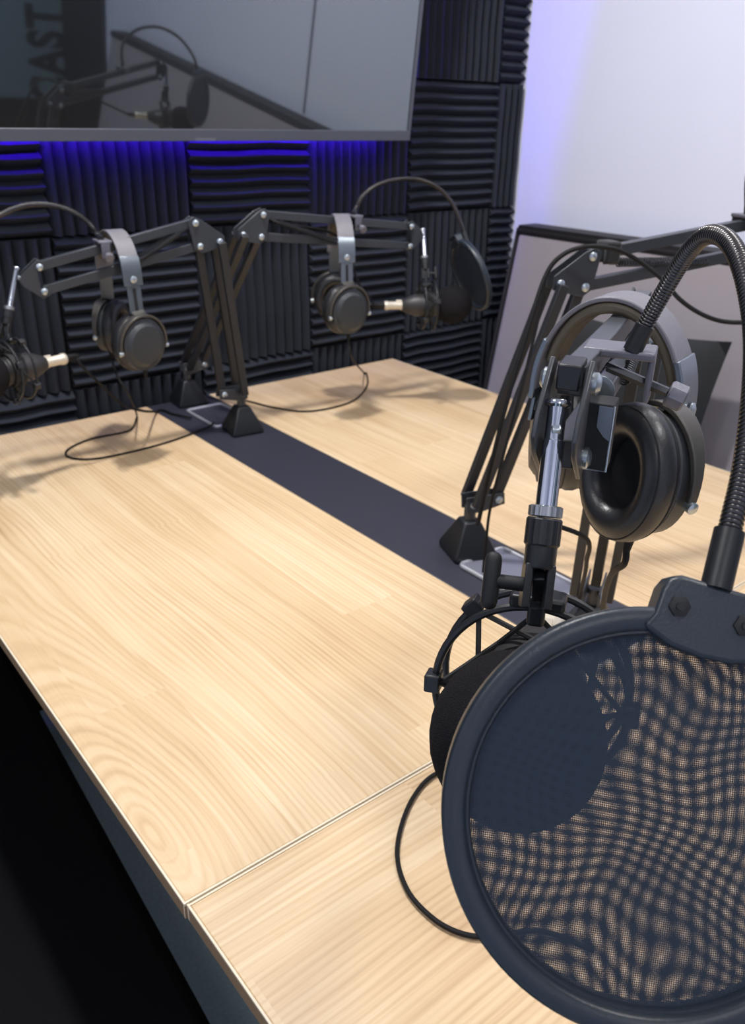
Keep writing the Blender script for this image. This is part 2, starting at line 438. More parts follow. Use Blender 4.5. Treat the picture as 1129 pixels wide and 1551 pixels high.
# ------------------------------------------------------------------ bench along the white wall, cushion
bn = thing('padded_bench', (1.6, .2, 0), 'grey upholstered wall bench with black top trim along the white wall', 'bench')
YB0, YB1 = -1.0, 1.655
def xb(z): return 1.85-(1.055-z)*.19
p = [(xb(.47), .47), (xb(1.055), 1.055), (1.915, 1.055), (1.915, .47)]
MB().prism([V((x, (YB0+YB1)/2, z)) for x, z in p], (0, YB1-YB0, 0)).build('backrest', M['bench'], bn, bevel=.012, segs=3)
t = MB(); t.tube([V((xb(1.055)+.006, YB0, 1.057)), V((xb(1.055)+.006, YB1+.004, 1.057)), V((xb(.47)+.004, YB1+.004, .47))], .011, seg=10)
t.box((1.885, (YB0+YB1)/2, 1.064), (.072, 0, 0), (0, YB1-YB0, 0), (0, 0, .020))
t.build('top_trim', M['benchtrim'], bn, bevel=.003)
MB().box((1.675, (YB0+YB1)/2, .40), (.36, 0, 0), (0, YB1-YB0, 0), (0, 0, .13)).build('seat_cushion', M['bench'], bn, bevel=.02, segs=3)
MB().box((1.71, (YB0+YB1)/2, .1675), (.40, 0, 0), (0, YB1-YB0-.02, 0), (0, 0, .335)).build('plinth', M['benchtrim'], bn)
# cushion
def cushion():
    c = V((1.655, 1.11, .694)); yax = V((0.02, 1, -.03)).normalized(); nax = V((-.97, .02, .22)).normalized()
    nax = (nax-yax*nax.dot(yax)).normalized(); uax = nax.cross(yax); uax = uax if uax.z > 0 else -uax
    o = MB(); n = 14; g = {}
    for sgn in (-1, 1):
        for i in range(n+1):
            for k in range(n+1):
                a, b_ = i/n*2-1, k/n*2-1
                t_ = .058*((1-a**2)*(1-b_**2))**.42
                pin = 1-.07*(1-abs(a)**2)*abs(b_)**6
                pin2 = 1-.07*(1-abs(b_)**2)*abs(a)**6
                key = (sgn, i, k)
                if (i in (0, n) or k in (0, n)) and sgn == 1: g[key] = g[(-1, i, k)]; continue
                g[key] = o.bm.verts.new(c+yax*a*.225*pin2+uax*b_*.225*pin+nax*t_*sgn)
    for sgn in (-1, 1):
        for i in range(n):
            for k in range(n):
                o.bm.faces.new([g[(sgn, i+q, k+w)] for q, w in ((0, 0), (1, 0), (1, 1), (0, 1))])
    x = o.build('cushion', M['pillow'], ang=60)
    tag(x, 'square charcoal cushion leaning on the grey wall bench', 'cushion')
cushion()

# ------------------------------------------------------------------ tables
TXL, TXR, TYN, TYF, ZT = .19, 1.455, .4755, 1.72, .74
table = thing('conference_table', (.19, .475, 0), 'light oak conference table with charcoal centre strip and four mic arms', 'table')
def board(x0, x1, y0, y1, name, m, root, th=.0175, z1=ZT):
    return MB().box(((x0+x1)/2, (y0+y1)/2, z1-th/2), (x1-x0, 0, 0), (0, y1-y0, 0), (0, 0, th)).build(name, m, root, bevel=.0012)
board(TXL+.002, .733, TYN+.002, TYF, 'tabletop', M['wood_left'], table)
board(.891, TXR-.002, TYN+.002, TYF, 'tabletop', M['wood_right'], table)
board(.7335, .8905, TYN+.002, TYF, 'centre_strip', M['strip'], table, z1=ZT-.0005)
def band(c, x, y, root):
    side = abs(x[0]) < .01
    MB().box(V(c)+V((0, 0, .0123-.001)) if side else V(c)+V((0, 0, .0039)), x, y, (0, 0, .0022 if side else .0175)).build('edge_band', M['edge'], root)
    if side: MB().box(V(c)+V((0, 0, .0101-.0075)), x, y, (0, 0, .0150)).build('edge_face', M['edgedark'], root)
band((TXL+.001, (TYN+TYF)/2, ZT-.0125), (.0018, 0, 0), (0, TYF-TYN, 0), table)
band((TXR-.001, (TYN+TYF)/2, ZT-.0125), (.0018, 0, 0), (0, TYF-TYN, 0), table)
band(((TXL+TXR)/2, TYN+.001, ZT-.0125), (TXR-TXL, 0, 0), (0, .0018, 0), table)
for yy in (.62, 1.55):
    MB().box((.8225, yy, .36125), (.72, 0, 0), (0, .04, 0), (0, 0, .7225)).build('leg_panel', M['edgedark'], table)
near = thing('end_table', (.19, -.45, 0), 'light oak table with crosswise grain butted against the conference table in the foreground', 'table')
board(TXL+.004, TXR-.002, -.45, TYN-.0035, 'tabletop', M['wood_near'], near, z1=ZT-.0008)
band((TXL+.003, (TYN-.45)/2, ZT-.0133), (.0018, 0, 0), (0, TYN+.449, 0), near)
band(((TXL+TXR)/2, TYN-.0024, ZT-.0133), (TXR-TXL-.004, 0, 0), (0, .0018, 0), near)
for yy in (-.30,):
    MB().box((.8225, yy, .3608), (.72, 0, 0), (0, .04, 0), (0, 0, .7216)).build('leg_panel', M['edgedark'], near)
MB().box((.8225, .36, .3608), (.72, 0, 0), (0, .04, 0), (0, 0, .7216)).build('leg_panel', M['edgedark'], near)

# outlet trays in the strip
def tray(x0, x1, y0, y1, label, lid):
    t = thing('cable_tray', ((x0+x1)/2, (y0+y1)/2, ZT), label, 'cable tray', 'cable trays in the centre strip')
    z = ZT
    cx, cy = (x0+x1)/2, (y0+y1)/2
    pts = []
    for (px_, py_, a0) in ((x1-.012, y1-.012, 0), (x0+.012, y1-.012, 90), (x0+.012, y0+.012, 180), (x1-.012, y0+.012, 270)):
        for k in range(5):
            a = math.radians(a0+k*22.5); pts.append(V((px_+.009*math.cos(a), py_+.009*math.sin(a), z+.0022)))
    MB().tube(pts, .0034, seg=8, closed=True).build('rim', M['silver'], t)
    MB().box((cx, cy, z+.0006), (x1-x0-.010, 0, 0), (0, y1-y0-.010, 0), (0, 0, .002)).build('lid', lid, t, bevel=.0006)
    MB().box((cx, cy-.02, z+.0022), (.026, 0, 0), (0, .014, 0), (0, 0, .0012)).build('finger_slot', M['strip'], t)
tray(.780, .878, .600, .762, 'silver-rimmed grey cable tray in the strip, the nearer one, behind the foreground mic', M['tray'])
tray(.786, .878, 1.500, 1.640, 'silver-rimmed dark cable tray at the far end of the strip between two arm bases', M['strip'])

# ------------------------------------------------------------------ black bench lower left
bk = thing('black_bench', (.06, .75, 0), 'black padded bench standing beside the left table edge', 'bench')
p0, p1 = on(112, 1164, .45), on(326, 1551, .45)
dv = (p0-p1); dv.z = 0; dv.normalize(); sv = V((dv.y, -dv.x, 0))
rc = (p0+p1)/2; rc.z = 0; rc = rc - sv*.21
MB().box(rc+dv*.02+V((0, 0, .40)), dv*1.75, sv*.42, (0, 0, .10)).build('seat_cushion', M['black'], bk, bevel=.018, segs=3)
MB().box(rc+dv*.02+V((0, 0, .32)), dv*1.70, sv*.38, (0, 0, .06)).build('frame', M['black'], bk)
for a in (-.78, .82):
    for c_ in (-.15, .15):
        MB().box(rc+dv*a+sv*c_+V((0, 0, .145)), dv*.04, sv*.04, (0, 0, .29)).build('leg', M['black'], bk)

# ------------------------------------------------------------------ mic arms
class Arm: pass
def boom_arm(base, E, T, u, label, pair='far', pyr=0., barw=.013, springs=True, endlong=True):
    """base on the table, E shared elbow pivot, T lower pivot of the end bracket; u horizontal heading of the upper arm"""
    base, E, T = V(base), V(E), V(T); z = V((0, 0, 1)); u = V(u).normalized(); n = u.cross(z)
    if n.dot(rt) < 0: n = -n                      # n points to the viewer's right
    a = thing('boom_stand', base, label, 'microphone stand', 'scissor boom stands')
    A = Arm(); A.u, A.n, A.root = u, n, a
    # pyramid foot
    h = .056; bx, by = u, n
    p = MB(); r0, r1 = .034, .013
    ring = lambda r, hh, o=V((0, 0, 0)): [base+o+z*hh+bx*(sx*r)+by*(sy*r) for sx, sy in ((-1, -1), (1, -1), (1, 1), (-1, 1))]
    p._ring_skin([ring(r0, .0), ring(r0, .009), ring(r1, h)], False)
    p.build('base', M['plastic'], a, bevel=.003)
    MB().lathe([(.009, 0), (.009, .024)], base+z*h*.95, z, 14).build('pivot_post', M['arm'], a)
    Bl = base+z*.083; Bm = Bl+u*.040+z*.004
    for s in (-1, 1):
        o = n*s*.0098; br = MB()
        br.prism([Bl+o-u*.010-z*.012, Bl+o+u*.01-z*.014, Bm+o+u*.011-z*.008, Bm+o+u*.009+z*.010, Bl+o-u*.012+z*.012], n*.0025)
        br.build('base_bracket', M['arm'], a, bevel=.0006)
    Pl = E-u*.038+z*.006; Pt = E+u*.006+z*.040
    def bolts(P, rad=.0058, par=None):
        for s in (-1, 1): MB().lathe([(rad, 0), (rad, .0022), (rad*.6, .0040), (.0001, .0043)], P+n*s*.0110, n*s, 12).build('bolt', M['bolt'], par or a)
    w = barw
    dbl, sgl = ((Bl, Pl), (Bm, E)) if pair == 'far' else ((Bm, E), (Bl, Pl))
    for s in (-1, 1): MB().bar(dbl[0]+n*s*.0205, dbl[1]+n*s*.0205, .010, w*1.1, n).build('lower_bar', M['armbrown'], a, bevel=.001)
    MB().bar(sgl[0], sgl[1], w*.9, w*1.1, n).build('lower_bar', M['armbrown'], a, bevel=.001)
    # elbow
    for s in (-1, 1):
        o = n*s*.0098; el = MB()
        el.prism([Pl+o-u*.010-z*.008, E+o-u*.002-z*.013, E+o+u*.011-z*.004, Pt+o+u*.014+z*.004, Pt+o+u*.004+z*.011, Pt+o-u*.010+z*.006, Pl+o-u*.010+z*.010], n*.0025)
        el.build('elbow_plate', M['arm'], a, bevel=.0008)
    for P in (Pl, E, Pt, Bl, Bm): bolts(P)
    Tt = T+(Pt-E)-u*.004
    MB().bar(E, T, w, .0155, n).build('upper_bar', M['arm'], a, bevel=.0012)
    MB().bar(Pt, Tt, w, .0155, n).build('upper_bar', M['arm'], a, bevel=.0012)
    if springs:
        for s in (-1, 1):
            a0 = Pt.lerp(E, .25)+n*s*.009+u*.02; a1 = E.lerp(T, .48)+n*s*.009
            so = MB().tube(helix(a0.lerp(a1, .12), a1, .0042, 34), .0011, seg=5).build('spring', M['spring'], a)
            MB().tube([a0, a0.lerp(a1, .12)], .0013, seg=5).build('hook', M['spring'], so)
    Q = (T+Tt)/2+u*.026
    for s in (-1, 1):
        o = n*s*.0098; en = MB()
        en.prism([T+o-u*.010-z*.006, T+o+u*.002-z*.012, Q+o+u*.004-z*.010, Q+o+u*.009, Q+o+u*.004+z*.010, Tt+o+u*.002+z*.012, Tt+o-u*.010+z*.006,
                  Tt+o+u*.004-z*.004, T+o+u*.004+z*.004], n*.0025)
        en.build('end_bracket', M['arm'], a, bevel=.0006)
    for P in (T, Tt): bolts(P)
    A.E, A.T, A.Pt, A.Tt, A.Q, A.Bl, A.Bm = E, T, Pt, Tt, Q, Bl, Bm
    return A

def stud(A, top, bot):
    a = A.root; top, bot = V(top), V(bot); d = (bot-top).normalized(); L = (bot-top).length
    MB().lathe([(.0062, 0), (.0066, .0008), (.0066, .0022), (.0047, .0034), (.0047, L*.36), (.0053, L*.37), (.0053, L)], top, d, 20).build('stud', M['chrome'], a)
    MB().bar(A.Q, top.lerp(bot, .22), .005, .006, A.n).build('stud_lug', M['bolt'], a, bevel=.001)

# ------------------------------------------------------------------ shock mount + microphone
def mic_set(S, sd, hub, ringc, m, labels, grp=True, knob_side=None, R=.050):
    """S lower end of the stud, sd its downward direction, hub on top of the ring, m axis towards the windscreen"""
    S, sd, hub, ringc, m = V(S), V(sd).normalized(), V(hub), V(ringc), V(m).normalized()
    upv = (hub-ringc); upv = (upv-m*upv.dot(m)).normalized(); side = m.cross(upv)
    k = thing('shock_mount', S, labels[0], 'shock mount', 'spider shock mounts')
    kn = V(knob_side).normalized() if knob_side is not None else sd.cross(m).normalized()
    c = MB(); c.lathe([(.0072, 0), (.0084, .0006), (.0084, .0052), (.0078, .0057)], S-sd*.002, sd, 40, ridges=1); c.build('locking_ring', M['knurl'], k)
    c = MB(); c.lathe([(.0080, .0), (.0088, .001), (.0088, .013), (.0080, .014)], S+sd*.004, sd, 36, ridges=1); c.build('collar', M['plastic'], k)
    e = S+sd*.0375
    c = MB(); c.lathe([(.0078, 0), (.0078, .010), (.0074, .012)], S+sd*.017, sd, 24)
    fside = (kn-sd*kn.dot(sd)).normalized()
    for s in (-1, 1): c.box(e+fside*s*.0054, sd*.022, fside*.0040, sd.cross(fside)*.0110)
    c.build('hinge', M['plastic'], k, bevel=.0008)
    t = MB(); t.tube([e+fside*.004, e+fside*.021], .0036, seg=12)
    w = e+fside*.0225
    tso = t.build('thumb_screw', M['matte'], k)
    t = MB(); t.tube([w+sd*q for q in (-.0142, -.0137, -.0125, -.0100, .0100, .0125, .0137, .0142)], lambda q: (.0010, .0024, .0036, .0042, .0042, .0036, .0024, .0010)[round(q*7)], seg=14)
    t.build('wing', M['matte'], tso)
    t = MB(); t.tube([e-sd*.006, e.lerp(hub, .6), hub], .0042, seg=8, flat=(.0062, .008), side=fside)
    t.build('stem', M['plastic'], k, bevel=.0008)
    t = MB(); t.bar(hub-side*.014, hub+side*.014, .016, .007, m); t.box(hub+m*.006-upv*.006, side*.009, upv*.012, m*.006)
    t.build('hub', M['plastic'], k, bevel=.002)
    for q in (-.012, .012):
        pts = [ringc+m*q+(upv*math.cos(2*PI*i/56)+side*math.sin(2*PI*i/56))*R for i in range(56)]
        MB().tube(pts, .0022, seg=8, closed=True).build('outer_ring', M['plastic'], k)
    for i in range(8):
        an = i*PI/4; q = .012 if i % 2 == 0 else -.012
        if i == 0: continue
        o = ringc+(upv*math.cos(an)+side*math.sin(an))*R+m*q; tg = upv*-math.sin(an)+side*math.cos(an); rd = upv*math.cos(an)+side*math.sin(an)
        MB().box(o+rd*.001, tg*.010, rd*.0085, m*.011).build('clip', M['plastic'], k, bevel=.001)
    ri = .0265
    pts = [ringc+(upv*math.cos(2*PI*i/40)+side*math.sin(2*PI*i/40))*ri for i in range(40)]
    MB().tube(pts, .0026, seg=8, closed=True, flat=(.020, .0028), side=m).build('inner_cradle', M['rubber'], k)
    for i in range(8):
        an = i*PI/4; q = .013 if i % 2 == 0 else -.013; o = ringc+(upv*math.cos(an)+side*math.sin(an))*(R-.003)
        for dn in (PI/4, -PI/4):
            b2 = an+dn; c2 = ringc+(upv*math.cos(b2)+side*math.sin(b2))*(ri+.002)
            MB().tube([o+m*q, c2-m*q*.3], .0015, seg=6).build('elastic_cord', M['rubber'], k)
    mc = thing('microphone', ringc, labels[1], 'microphone', 'studio microphones')
    rad = .0235
    MB().lathe([(.0105, -.058), (.0125, -.056), (.0185, -.042), (rad, -.030), (rad, .030), (rad-.002, .034)], ringc, m, 28).build('body', M['mic'], mc)
    MB().sphere(ringc+m*.055, .0415, (1, 1, 1.06), 32, 18, axes=(side, upv, m)).build('foam_windscreen', M['foam'], mc)
    x = MB(); x.lathe([(.0088, -.096), (.0098, -.094), (.0098, -.088), (.0086, -.086), (.0086, -.062), (.0100, -.061), (.0100, -.055)], ringc, m, 20)
    x.box(ringc-m*.064+upv*.0095, m*.012, upv*.004, side*.006)
    x.build('connector', M['xlr'], mc)
    MB().lathe([(.0035, -.122), (.0060, -.112), (.0068, -.095)], ringc, m, 14).build('cable_boot', M['cable'], mc)
    return ringc-m*.118

# ------------------------------------------------------------------ pop filter
def pop_filter(A, c, path, rc, nrm, label, R=.0795, goose_r=.0047, upd=None, ribs=.0019, hi=False):
    """c centre of the clamp plate above the arm's top bar; path gooseneck from socket to ring bracket; rc ring centre; nrm ring axis"""
    c, rc, nrm = V(c), V(rc), V(nrm).normalized(); u, n, z = A.u, A.n, V((0, 0, 1))
    p = thing('pop_filter', c, label, 'pop filter', 'round pop filters on goosenecks')
    q = MB()
    q.box(c, n*.039, u*.024, z*.0048)
    q.box(c-n*.018-z*.005, n*.003, u*.019, z*.012)
    q.box(c+n*.018-z*.013, n*.0035, u*.015, z*.028)
    q.build('clamp', M['grey'], p, bevel=.002, segs=3)
    s0 = c-n*.006-z*.010; s1 = c+n*.029-z*.021
    MB().tube(helix(s0, s1, .0019, 24, 6), .0013, seg=5).tube([s0, s1], .0022, seg=8).build('clamp_screw', M['spring'], p)
    MB().lathe([(.0068, 0), (.0078, .001), (.0078, .009), (.0068, .010)], s1, n-z*.32, 16, ridges=1).build('clamp_knob', M['grey'], p)
    P = [V(x) for x in path]
    d0 = (P[1]-P[0]).normalized(); d1_ = (P[-1]-P[-2]).normalized()
    MB().ribbed(P, goose_r, ribs, seg=14 if hi else 8).build('gooseneck', M['goose'], p)
    MB().tube([P[0]-d0*.003, P[0]+d0*.012], goose_r*1.12, seg=16).build('socket', M['plastic'], p)
    MB().tube([P[-1]-d1_*.018, P[-1]+d1_*.006], goose_r*1.25, seg=16).build('socket', M['plastic'], p)
    # ring
    tv_ = (P[-1]-rc); ry = (tv_-nrm*tv_.dot(nrm)).normalized(); rx = ry.cross(nrm)
    seg = 96
    def rev(prof):
        o = MB(); rings = []
        for i in range(seg):
            a = 2*PI*i/seg; dr = rx*math.sin(a)+ry*math.cos(a)
            rings.append([rc+dr*r+nrm*h for r, h in prof])
        o._ring_skin(rings, True); return o
    ro = rev([(R, -.005), (R-.0015, -.0065), (R-.0075, -.0062), (R-.0088, -.0050), (R-.0094, -.0035), (R-.0102, -.0035), (R-.0110, -.002), (R-.0110, .003), (R-.0080, .0060), (R-.0015, .0065), (R, .005)])
    ro.build('ring', M['ring'], p, ang=50)
    def disc(hh, nm, m):
        o = MB(); bm = o.bm; uv = bm.loops.layers.uv.new('UVMap'); n_ = 48; rr = R-.0095
        ctr = bm.verts.new(rc+nrm*hh); vs = [bm.verts.new(rc+nrm*hh+(rx*math.sin(2*PI*i/n_)+ry*math.cos(2*PI*i/n_))*rr) for i in range(n_)]
        for i in range(n_):
            f = bm.faces.new((ctr, vs[i], vs[(i+1) % n_]))
            for lp in f.loops:
                dd = lp.vert.co-rc; lp[uv].uv = (dd.dot(rx), dd.dot(ry))
        return o.build(nm, m, p)
    disc(-.0012, 'mesh_screen', M['screen_a']); disc(.0042, 'mesh_screen', M['screen_b'])
    # bracket plate
    br = MB(); o = rc+ry*(R-.006)
    pts = [(-.0235, -.005), (-.0205, .001), (-.0200, .011), (-.018, .0155), (-.014, .0180), (.014, .0180), (.018, .0155), (.0200, .011), (.0205, .001), (.0235, -.005), (.012, -.0095), (0, -.0105), (-.012, -.0095)]
    br.prism([o+rx*x+ry*y for x, y in pts], nrm*.0155)
    bro = br.build('ring_bracket', M['ring'], p, bevel=.002, segs=3)
    for s in (-1, 1):
        cc = o+rx*s*.0125+ry*.006-nrm*.0074
        MB().lathe([(.0042, 0), (.0042, .0016), (.0030, .0020)], cc, -nrm, 6).build('hex_nut', M['matte'], bro)
        MB().lathe([(.0017, .0015), (.0017, .0030)], cc, -nrm, 8).build('bolt_end', M['matte'], bro)
    return p

# ------------------------------------------------------------------ headphones
def headphones(P, a, label, slide=.04, swR=0., swL=0., tiltR=0., w=.068, h=.074, cupR=None, cupL=None, bandmat='band', cq=1., ce=1.07):
    """P top of the headband; a from left cup to right cup; swivels turn each ear cup about its yoke"""
    P, a = V(P), V(a).normalized(); z = V((0, 0, 1)); a = (a-z*a.dot(z)).normalized(); f = a.cross(z)
    k = thing('headphones', P, label, 'headphones', 'black over-ear headphones')
    C = P-z*h
    th = lambda d: math.radians(d)
    arc = lambda ww, hh, t0, t1, n: [C+a*ww*math.sin(th(t0+(t1-t0)*i/n))+z*hh*math.cos(th(t0+(t1-t0)*i/n)) for i in range(n+1)]
    MB().tube(arc(w, h, -92, 92, 40), 1, flat=(.033, .0035), side=f).build('headband', M[bandmat], k, bevel=.001)
    MB().tube(arc(w-.0062, h-.0064, -74, 74, 34), lambda t: .70+.28*math.sin(PI*t), flat=(.033, .0085), side=f).build('headband_pad', M['bandin'], k, bevel=.003)
    for s in (-1, 1):
        e = C+a*w*s
        out = (a*s*.10-z).normalized()
        MB().tube([p_+(p_-C).normalized()*.0012 for p_ in (arc(w, h, 60*s, 92*s, 8))]+[e+out*.010+a*s*.0012], 1, flat=(.034, .0050), side=f).build('band_end', M['slider'], k, bevel=.001)
        MB().lathe([(.006, 0), (.006, .0015), (.003, .003)], e+a*s*.005-out*.001, a*s, 12).build('screw', M['bolt'], k)
        e2 = e+out*(.012+slide)
        sl = MB(); sl.tube([e+out*.008, e2], 1, flat=(.024, .003), side=f)
        slo = sl.build('slider', M['slider'], k, bevel=.0006)
        MB().tube([e+out*.014+a*s*.0018, e2-out*.006+a*s*.0018], 1, flat=(.005, .002), side=f).build('slot', M['matte'], slo)
        # cup axis (pointing to the ear), turned about the vertical
        ang = swR if s == 1 else swL
        cax = Matrix.Rotation(ang, 3, 'Z') @ (-a*s)
        if s == 1 and tiltR: cax = (cax+z*tiltR).normalized()
        cz = (z-cax*z.dot(cax)).normalized(); cs = cax.cross(cz)
        cc = e2-z*.052+cax*.002
        if s == 1 and cupR is not None: cc = V(cupR)
        if s == -1 and cupL is not None: cc = V(cupL)
        # yoke: a plate under the slider splitting into two arms round the cup
        top = cc+cz*.0475*cq*ce-cax*.012
        MB().tube([e2+out*-.004, e2.lerp(top, .6), top], 1, flat=(.024, .006), side=f).build('yoke_stem', M['yoke'], k, bevel=.001)
        y = MB(); pts = [cc-cax*.012+(cz*ce*math.cos(t)+cs*math.sin(t))*.0475*cq for t in [th(-100+200*i/24) for i in range(25)]]
        y.tube(pts, lambda t: .7+1.0*math.sin(PI*t)**2, flat=(.010, .0045), side=cax)
        yo = y.build('yoke', M['yoke'], k, bevel=.001)
        for t in (-100, 100):
            MB().lathe([(.0045, 0), (.0045, .006), (.003, .007)], cc-cax*.012+(cz*ce*math.cos(th(t))+cs*math.sin(th(t)))*.0455*cq, (cz*math.cos(th(t))+cs*math.sin(th(t))), 12).build('pivot_pin', M['bolt'], yo)
        sc_ = lambda pr: [(r_*cq, h_) for r_, h_ in pr]
        cup = MB(); cup.lathe(sc_([(.0001, -.0245), (.022, -.0245), (.031, -.0235), (.0365, -.019), (.0375, -.0175), (.0425, -.016), (.0432, -.003), (.0415, 0)]), cc, cax, 44, sx=ce, upv=cz)
        cupo = cup.build('ear_cup', M['cup'], k, ang=28)
        pdo = MB().lathe(sc_([(.0418, -.001), (.0452, .001), (.0478, .008), (.0474, .014), (.0445, .0205), (.0385, .0245), (.0325, .0245), (.0275, .0215), (.0245, .016), (.0238, .004)]), cc, cax, 48, sx=ce, upv=cz).build('ear_pad', M['leather'], k, ang=70)
        for r_, hh in ((.0462, .0035), (.0452, .0195)):
            sm = MB(); sm.tube([cc+cax*hh+(cs*math.cos(2*PI*i/60)+cz*ce*math.sin(2*PI*i/60))*r_*cq for i in range(60)], .0007, seg=6, closed=True)
            sm.build('seam', M['matte'], pdo)
        MB().lathe(sc_([(.0001, .006), (.024, .006), (.0245, .003)]), cc, cax, 30, sx=ce, upv=cz).build('speaker_cloth', M['speaker'], k)
        bt = cc-cz*.044*cq*ce-cax*.008
        MB().tube([bt+cz*.005, bt-cz*.006, bt-cz*.016], lambda t: .0052-.0024*t, seg=10).build('cable_boot', M['cable'], k)
        if s == 1: jackR = bt-cz*.015
        else: jackL = bt-cz*.015
    return k, jackR, jackL

def cable(pts, label, r=.0022, smooth=10, root=None, name='cable'):
    P = smooth_path(pts, smooth)
    for q in P:
        if q.x > TXL-.004 and q.y < TYF+.006 and q.x < TXR: q.z = max(q.z, ZT+r+.0004)
    o = MB().tube(P, r, seg=8).build(name, M['cable'], root)
    if root is None: tag(o, label, 'cable', 'black cables')
    return o
TZc = ZT+.0026

# =================================================================== ARM A: far left microphone
bA = on(368, 652); EA = at(300, 372, 1.515); TA = at(65, 440, 1.405)
uA = (TA-EA); uA.z = 0
A = boom_arm(bA, EA, TA, uA, 'black scissor arm at the far end reaching left across the table corner')
sA0, sA1 = at(25, 405, 1.375), at(14, 466, 1.375)
stud(A, sA0, sA1)
tail = mic_set(sA1, sA1-sA0, at(16, 517, 1.375), at(20, 560, 1.375), at(20, 560, 1.375)-at(85, 546, 1.43),
     ('black spider shock mount at the left picture edge below the far left arm', 'black microphone with cream connector at the left picture edge'), knob_side=-rt)
cable([tail, at(122, 552, 1.46), at(150, 580, 1.50), at(185, 612, 1.56), at(215, 622, 1.60), on(238, 624, TZc), on(262, 627, TZc), on(290, 633, TZc+.004)],
      'black cable from the far left microphone to the strip end', .0026)
cA = A.Pt.lerp(A.Tt, .60)+V((0, 0, .0115))
pop_filter(A, cA, [cA+A.u*.002+V((0, 0, .004)), at(146, 353, 1.445), at(133, 337, 1.44), at(110, 321, 1.43), at(78, 311, 1.41), at(40, 311, 1.38), at(2, 325, 1.35), at(-35, 352, 1.31), at(-58, 400, 1.28), at(-66, 450, 1.27)],
           at(-72, 540, 1.26), (-.93, -.1, .1), 'pop filter with thin gooseneck arching out past the left picture edge')
aA = rt*.58+V((-.63, -.776, 0))*.8
pA = A.Pt.lerp(A.Tt, .48)+V((0, 0, .0105))
hA, jr, jl = headphones(at(172, 349, 1.455), aA, 'black headphones with grey headband hanging on the far left arm', slide=.046, swR=.25, swL=.8)
cable([jl, at(178, 570, 1.47), at(196, 600, 1.50), on(208, 634, TZc), on(196, 652, TZc), on(140, 664, TZc), on(104, 680, TZc), on(104, 692, TZc), on(140, 695, TZc), on(200, 684, TZc), on(262, 667, TZc), on(312, 648, TZc), on(325, 640, TZc+.006)],
      '', .0020, root=hA)

# =================================================================== ARM B: far right microphone
bB = on(286, 610); EB = at(392, 358, 1.60); TB = at(617, 372, 1.80)
uB = (TB-EB); uB.z = 0
B = boom_arm(bB, EB, TB, uB, 'black scissor arm at the far end reaching right in front of the foam wall')
sB0, sB1 = at(640, 347, 1.815), at(643, 389, 1.815)
stud(B, sB0, sB1)
mB = V((.86, -.50, .0))
tail = mic_set(sB1, sB1-sB0, at(646, 432, 1.82), at(648, 462, 1.825), mB,
     ('black spider shock mount under the far right arm', 'black microphone with cream connector hanging from the far right arm'), knob_side=rt)
cable([tail, at(560, 450, 1.84), at(545, 432, 1.80), at(535, 405, 1.78), at(528, 375, 1.75), at(500, 352, 1.72), at(450, 342, 1.67), at(415, 336, 1.635)],
      'black cable running from the far right microphone up along its arm', .0026)
cB = B.Pt.lerp(B.Tt, .60)+V((0, 0, .0115))
pop_filter(B, cB, [cB+V((0, 0, .004)), at(541, 312, 1.735), at(550, 296, 1.74), at(572, 280, 1.75), at(602, 272, 1.765), at(634, 272, 1.78), at(663, 284, 1.79), at(685, 308, 1.80), at(698, 338, 1.805), at(706, 364, 1.81)],
           at(713, 417, 1.82), (.90, -.28, .33), 'far pop filter on a thin arched gooseneck before the corner')
aB = rt*.22+V((-.63, -.776, 0))*.97
hB, jr, jl = headphones(at(516, 325, 1.69), aB, 'black headphones with grey headband hanging on the far right arm', slide=.040, swR=.42, swL=.0)
cable([jr, at(528, 520, 1.72), at(535, 545, 1.76), on(552, 566, TZc), on(557, 582, TZc), on(540, 604, TZc), on(505, 617, TZc), on(460, 623, TZc), on(415, 617, TZc), on(378, 608, TZc), on(352, 602, TZc)],
      '', .0020, root=hB)

# =================================================================== ARM C: near right arm, its microphone is out of the picture
bC = on(708, 835); EC = at(880, 433, 1.13)
uC = V((.934, -.357, 0)); TC = EC+uC*.40+V((0, 0, .056))
Cc = boom_arm(bC, EC, TC, uC, 'black scissor arm rising from the middle of the strip towards the right')
sC0 = Cc.Q+Cc.u*.012+V((0, 0, .01)); sC1 = sC0-V((0, 0, .056)); stud(Cc, sC0, sC1)
hubC = sC1-V((0, 0, .048)); mC = V((.93, .36, 0)).normalized()
tailC = mic_set(sC1, sC1-sC0, hubC, hubC-V((0, 0, .052)), mC,
     ('black spider shock mount on the right-hand arm, mirrored in the television', 'microphone on the right-hand arm, mirrored in the television'), knob_side=V((0, -1, 0)))
cC = Cc.Pt.lerp(Cc.Tt, .62)+V((0, 0, .0115))
pop_filter(Cc, cC, [cC+V((0, 0, .004)), V((1.175, .640, 1.285)), V((1.22, .635, 1.325)), V((1.29, .63, 1.337)), V((1.36, .625, 1.315)), V((1.415, .622, 1.265)), V((1.435, .62, 1.215))],
           V((1.44, .62, 1.135)), V((.62, .78, .05)), 'pop filter of the right-hand arm, seen mirrored in the television')
st = MB(); sp = Cc.Pt+(Cc.Tt-Cc.Pt)*.075
st.tube([sp-Cc.u*.011, sp+Cc.u*.011], 1, flat=(.030, .028), side=Cc.n); st.build('velcro_strap', M['pillow'], Cc.root, bevel=.003)
